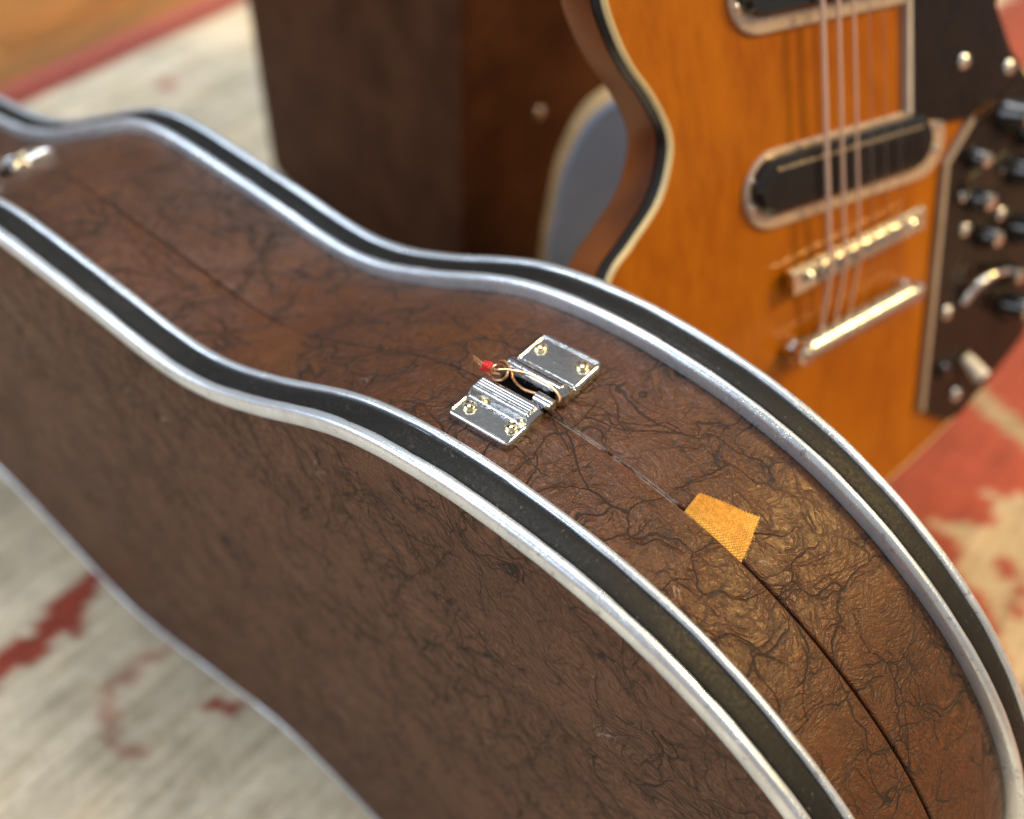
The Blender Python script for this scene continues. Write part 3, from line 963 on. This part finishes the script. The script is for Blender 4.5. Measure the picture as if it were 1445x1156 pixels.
def bar_strip(P, w, z0, z1, name, mat, parent):
    P = np.array(P, float)
    tt = np.gradient(P, axis=0); tt /= np.hypot(*tt.T)[:, None]
    nn_ = np.stack([-tt[:, 1], tt[:, 0]], 1)
    V, F = [], []
    for p, q in zip(P, nn_):
        for (o_, z) in ((-w / 2, z0), (-w / 2, z1), (w / 2, z1), (w / 2, z0)):
            V.append(G(p[0] + q[0] * o_, p[1] + q[1] * o_, z))
    for i in range(len(P) - 1):
        for k in range(4):
            k2 = (k + 1) % 4
            F.append((i * 4 + k, i * 4 + k2, (i + 1) * 4 + k2, (i + 1) * 4 + k))
    F += [(0, 1, 2, 3), tuple(len(V) - 4 + k for k in range(4))]
    return mesh(name, V, F, mat, parent, False)

# pickguard (upper) and control plate (lower)
pgP = [(40, 200), (40, 128), (40, 57), (52, 50), (68, 44), (86, 41), (110, 44), (133, 50), (119, 67), (105, 93), (114, 113), (131, 142), (134, 165), (122, 179), (98, 175), (62, 160), (46, 180)]
pg = poly_plate(pgP, 0.2, 3.2, 'pickguard', M['plate'], guitar)
bar_strip([(39.4, 200), (39.4, 128), (39.4, 57)], 2.8, 0.2, 3.5, 'plate_edge', M['edge_grey'], pg)
cpP = [(90, 39), (69, 22), (66, -4), (59, -55), (50, -118), (72, -136), (84, -137), (112, -125), (142, -110), (160, -79), (167, -38), (164, 3), (150, 39), (134, 49), (110, 42)]
cp = poly_plate(cpP, 0.2, 3.2, 'control_plate', M['plate'], guitar)
bar_strip([(89, 39.5), (68.4, 22), (65.2, -4), (58.2, -55), (49.2, -118)], 3.4, 0.2, 3.5, 'plate_edge', M['edge'], cp)
for x, y in ((84, 69), (121, 56), (83, -123), (87, -2), (88, -22), (117, 2), (119, -24), (74, -66), (137, 20), (150, 45)):
    mesh('plate_screw', *lathe([(4.3e-3, -0.5e-3), (4.2e-3, 0.6e-3), (3.0e-3, 1.8e-3), (0.4e-3, 2.2e-3)], G(*lift(x, y, 3), 3), gn, gh, 14), M['chrome_far'], cp if y < 45 else pg)
def knob(x, y, r=9.5, hgt=14, z=3.2):
    x, y = lift(x, y, 10)
    k_ = mesh('knob', *lathe([(r * 1e-3, 0), (r * 1e-3, 2e-3), (r * .86e-3, 4e-3), (r * .78e-3, hgt * .9e-3), (r * .70e-3, hgt * 1e-3), (r * .1e-3, hgt * 1e-3)], G(x, y, z), gn, gh, 26), M['black_plastic'], cp)
    mesh('knob_cap', *lathe([(r * .60e-3, -0.5e-3), (r * .58e-3, 0.8e-3), (r * .30e-3, 1.3e-3), (r * .02e-3, 1.35e-3)], G(x, y, z + hgt), gn, gh, 22), M['chrome_far'], k_)
knob(128, 27)
knob(142, -42)
knob(136, -88)
knob(104, -12, 7.5, 9)
knob(101, 12, 6.5, 8)
knob(140, -8, 8.5, 12)
knob(112, -36, 7.0, 9)
knob(146, 12, 8, 11)
knob(132, -66, 7, 10)
# slide switch bridge and the lever
sp = poly_plate([(80, 8), (124, 14), (126, 1), (82, -6)], 3.2, 5.0, 'switch_plate', M['black_plastic'], cp)
mesh('lever', *tube(catmull([G(*lift(88, -66, 6), 5), G(*lift(98, -60, 9), 8), G(*lift(112, -58, 11), 10), G(*lift(126, -61, 11), 10)], 6), 0.0026, 10), M['chrome_far'], cp)
x0, y0 = lift(90, -101, 3); x1, y1 = lift(104, -119, 14)
mesh('toggle_switch', *tube([G(x0, y0, 3), G((x0 * .6 + x1 * .4), (y0 * .6 + y1 * .4), 8), G(x1, y1, 14)], [0.0036, 0.0042, 0.0052], 14), M['knob_white'], cp)
mesh('toggle_base', *lathe([(5.5e-3, 0), (5.5e-3, 1.5e-3), (4.4e-3, 3.4e-3), (0.3e-3, 3.5e-3)], G(*lift(71, -101, 3), 3.2), gn, gh, 16), M['black_plastic'], cp)

# pickups: long slanted surrounds with black covers
def stadium(cx, cy, L, Wd, ang, n=14):
    P = []
    for s_, a0 in ((1, -90), (-1, 90)):
        for k in range(n + 1):
            a = math.radians(a0 + 180 * k / n)
            P.append((s_ * (L / 2 - Wd / 2) + Wd / 2 * math.cos(a), Wd / 2 * math.sin(a)))
    ca_, sa_ = math.cos(ang), math.sin(ang)
    return [(cx + x * ca_ - y * sa_, cy + x * sa_ + y * ca_) for x, y in P]
def pickup(cx, cy, ang):
    r = poly_plate(stadium(cx, cy, 140, 37, ang), 0.1, 2.6, 'pickup_surround', M['ring'], guitar, 1, 0.9)
    dx, dy = lift(0, 0, 5)
    c_ = poly_plate(stadium(cx + dx, cy + dy, 122, 27, ang), 2.6, 8.0, 'pickup_cover', M['black_plastic'], r, 1, 2.2)
    ca_, sa_ = math.cos(ang), math.sin(ang)
    for sx, sy in ((-64, 6), (-64, -6), (64, 6), (64, -6)):
        mesh('ring_screw', *lathe([(2.4e-3, 0), (2.2e-3, 0.7e-3), (0.3e-3, 1.4e-3)], G(cx + sx * ca_ - sy * sa_ + dx * .3, cy + sx * sa_ + sy * ca_ + dy * .3, 2.6), gn, gh, 12), M['chrome_far'], r)
    bl = []
    for px, py in ((-50, 7.6), (50, 7.6), (50, 9.2), (-50, 9.2)):
        bl.append((cx + dx + px * ca_ - py * sa_, cy + dy + px * sa_ + py * ca_))
    poly_plate(bl, 7.6, 8.6, 'glint_bar', M['brass'], c_, 1, 0.2)  # brass bar painting the gold glints along the cover's upper edge
    for k in range(8):
        px = 14 + k * 5.0
        sl_ = [(cx + dx + (px + a) * ca_ - b * sa_, cy + dy + (px + a) * sa_ + b * ca_) for a, b in ((-0.8, -8.5), (0.8, -8.5), (0.8, 4.5), (-0.8, 4.5))]
        poly_plate(sl_, 7.6, 8.5, 'rib', M['plate'], c_, 1, 0.2)
pickup(-2, 44, math.radians(-6))
pickup(-2, 132, math.radians(-6))

# bridge, tailpiece, strings
SZ = 10.0
bx, by = lift(8.5, -5, SZ)
def gbar(x0, y0, x1, y1, z, r, name, mat, parent, seg=14):
    return mesh(name, *tube([G(x0, y0, z), G(x0 + (x1 - x0) * .02, y0 + (y1 - y0) * .02, z), G(x0 + (x1 - x0) * .98, y0 + (y1 - y0) * .98, z), G(x1, y1, z)], [r * .7e-3, r * 1e-3, r * 1e-3, r * .7e-3], seg), mat, parent)
br = poly_plate([(bx - 48, by - 6.5), (bx + 48, by - 6.5), (bx + 48, by + 6.5), (bx - 48, by + 6.5)], 3.5, SZ - 2, 'bridge', M['chrome_far'], guitar, 1, 1.4)
for s_ in (-37, 37):
    mesh('bridge_post', *lathe([(5.5e-3, 0), (5.5e-3, 3e-3), (3.2e-3, 3.2e-3), (3.2e-3, 9.6e-3), (2.2e-3, 10.4e-3), (0.2e-3, 10.5e-3)], G(bx + s_, by, 0.2), gn, gh, 16), M['chrome_far'], br)
for k in range(6):
    sx = bx - 26 + k * 10.4
    mesh('saddle', *boxvf(-0.0048, 0.0048, -0.004, 0.004, 0, 0.0026, 0.0004), M['nickel'], None)
    o = bpy.data.objects['saddle' if k == 0 else 'saddle.%03d' % k]
    mw = Matrix((gh, gv, gn)).transposed().to_4x4()
    mw.translation = G(sx, by, SZ - 2.6) - guitar.location
    o.parent = br
    o.matrix_local = mw
tx, ty = lift(2, -40.5, 8)
tp = gbar(tx - 45, ty, tx + 45, ty, 8, 6.0, 'tailpiece', M['nickel'], guitar)
for s_ in (-41, 41):
    mesh('tailpiece_stud', *lathe([(6.5e-3, 0), (6.5e-3, 5e-3), (5.0e-3, 7e-3), (6.2e-3, 8e-3), (6.0e-3, 12e-3), (3e-3, 13e-3), (0.2e-3, 13e-3)], G(tx + s_, ty, 0.2), gn, gh, 18), M['chrome_far'], tp)
for k in range(6):
    xb = bx - 26 + k * 10.4
    xn = bx - 17.5 + k * 7.0
    thick = (0.00058, 0.00046, 0.00036, 0.00022, 0.00017, 0.00014)[k]
    P = [G(tx - 26 + k * 10.4, ty + 3, 6.5), G(xb, by - 1, SZ + 0.9), G(xb, by + 1, SZ + 0.9), G(xn, by + 620, SZ + 2)]
    mesh('string', *tube(P, thick * (2.1 if k < 3 else 1.0), 8), M['string'] if k < 3 else M['plain_string'], guitar)
# neck out of the top of the picture
ncx = bx
mesh('neck', *slab(np.array([(ncx - 28, 150), (ncx + 28, 150), (ncx + 21, 630), (ncx - 21, 630)], float), np.zeros((4, 2)), [(0, -14), (0, 1.5)]), M['wood_side'], guitar, False)
mesh('fingerboard', *slab(np.array([(ncx - 28, 170), (ncx + 28, 170), (ncx + 21.5, 630), (ncx - 21.5, 630)], float), np.zeros((4, 2)), [(0, 1.5), (0, 6.5)]), M['fret'], guitar, False)

# stand that carries the guitar, hidden behind it
stand = empty('guitar_stand', (GO.x - 0.20, GO.y + 0.02, 0.008), 'black tube stand behind and under the amber guitar', 'guitar stand')
sb = Vector((GO.x - 0.17, GO.y + 0.045, 0.012))
mesh('post', *tube([sb, G(0, -60, -44), G(0, 40, -44)], 0.009, 12), M['stand'], stand)
for dx, dy in ((-0.16, -0.03), (-0.10, 0.16)):
    mesh('leg', *tube([sb + Vector((0, 0, 0.10)), sb + Vector((dx * .6, dy * .6, 0.05)), sb + Vector((dx, dy, 0.004))], 0.008, 10), M['stand'], stand)
for s_ in (-55, 40):
    mesh('arm', *tube([G(0, -100, -44), G(s_ * .7, -160, -40), G(s_, -163, -34), G(s_, -163, -14)], 0.006, 10), M['stand'], stand)

# ------------------------------------------------------------------ blue grey body and the brown cabinet further back
def slab_body():
    h2 = Vector((.6, .8, 0)); n2 = Vector((.8, -.6, 0)); P0 = Vector((-.345, .53, 0))
    arc_ = [(-30, 8), (-29, 80), (-27, 144), (-24, 174), (-20, 205), (-9, 236), (3, 251), (20, 258), (60, 258), (110, 240), (125, 170), (128, 8)]
    P = catmull(arc_, 8)
    P = np.array([p for p in P])
    return h2, n2, P0, P
h2, n2, P0, P = slab_body()
def s3(p, off):
    return P0 + h2 * (p[0] * 1e-3) + n2 * off + Vector((0, 0, max(p[1] + 4.2, 8) * 1e-3))
t = NT('blue grey lacquer')
nz = t.noise(t.tc, 18, 3)
M['slate'] = t.set(col=t.mix(t.sstep(nz, 0.3, 0.7), (0.22, 0.33, 0.58), (0.18, 0.28, 0.50)), rough=0.45, spec=0.3)
M['tan'] = plain('tan wood side', (0.40, 0.27, 0.13), 0.55)
blue = empty('blue_body', s3((40, 8), -0.01), 'blue grey slab with tan rounded side standing between cabinet and amber guitar', 'guitar body')
n = len(P)
V = [s3(p, 0.0) for p in P] + [s3((p[0] * 0.985 + 0.5, p[1] - 1.2), 0.0012) for p in P]
F = [(i, i + 1, n + i + 1, n + i) for i in range(n - 1)] + [tuple(n + i for i in range(n))]
mesh('face', V, F, M['slate'], blue, True, 35)
V = [s3(p, -0.001) for p in P] + [s3(p, -0.018) for p in P]
F = [(i, i + 1, n + i + 1, n + i) for i in range(n - 1)] + [tuple(n + i for i in range(n)), (0, n - 1, 2 * n - 1, n)]
mesh('side', V, F, M['tan'], blue, True, 35)

t = NT('dark brown leatherette')
nz = t.noise(t.tc, 26, 4, 0.6)
gr = t.noise(t.tc, 420, 3, 0.6)
c = t.mix(t.sstep(nz, 0.3, 0.72), (0.084, 0.034, 0.0175), (0.050, 0.0185, 0.0095))
M['cab_left'] = t.set(col=c, rough=0.62, spec=0.08, normal=t.bump(gr, 0.0006, 0.6))
t = NT('dark red brown wood')
nz = t.noise(t.mapping(t.tc, scale=(1, 1, 0.2)), 30, 4, 0.6)
c = t.mix(t.sstep(nz, 0.3, 0.7), (0.034, 0.0105, 0.0065), (0.018, 0.0065, 0.0050))
M['cab_right'] = t.set(col=c, rough=0.42)
A0 = Vector((-.735, .5639, 0)); A1 = Vector((-.442, .50, 0))
ld = (A1 - A0); Lw = ld.length; ld.normalize()
rd_ = Vector((-ld.y, ld.x, 0))
cab = empty('cabinet', (*(A0 + ld * 0.1 + rd_ * 0.17).xy, 0.008), 'dark brown upright cabinet standing on the rug behind the case', 'cabinet')
def cab_box(u0, u1, v0, v1, z0, z1, bev, name, mat):
    V, F = boxvf(u0, u1, v0, v1, z0, z1, bev)
    V = [A0 + ld * p.x + rd_ * p.y + Vector((0, 0, p.z)) for p in V]
    return mesh(name, V, F, mat, cab, True, 35)
cab_box(0, Lw + 0.008, 0, 0.30, 0.018, 0.50, 0.011, 'shell', M['cab_left'])
cab_box(0.01, Lw - 0.01, 0.01, 0.29, 0.008, 0.018, 0.001, 'plinth', M['cab_right'])
# rivet on the side panel
o_ = Vector((0, 0, FZ)); d_ = Vector((-0.509, 0.689, -0.515))
pn = ld
pp = A0 + ld * (Lw + 0.008)
tt_ = (pp - o_).dot(pn) / d_.dot(pn)
rv = o_ + d_ * tt_
mesh('rivet', *lathe([(0.0052, -0.001), (0.005, 0.0006), (0.0035, 0.0019), (0.0003, 0.0024)], rv, pn, Vector((0, 0, 1)), 16), M['chrome_far'], cab)
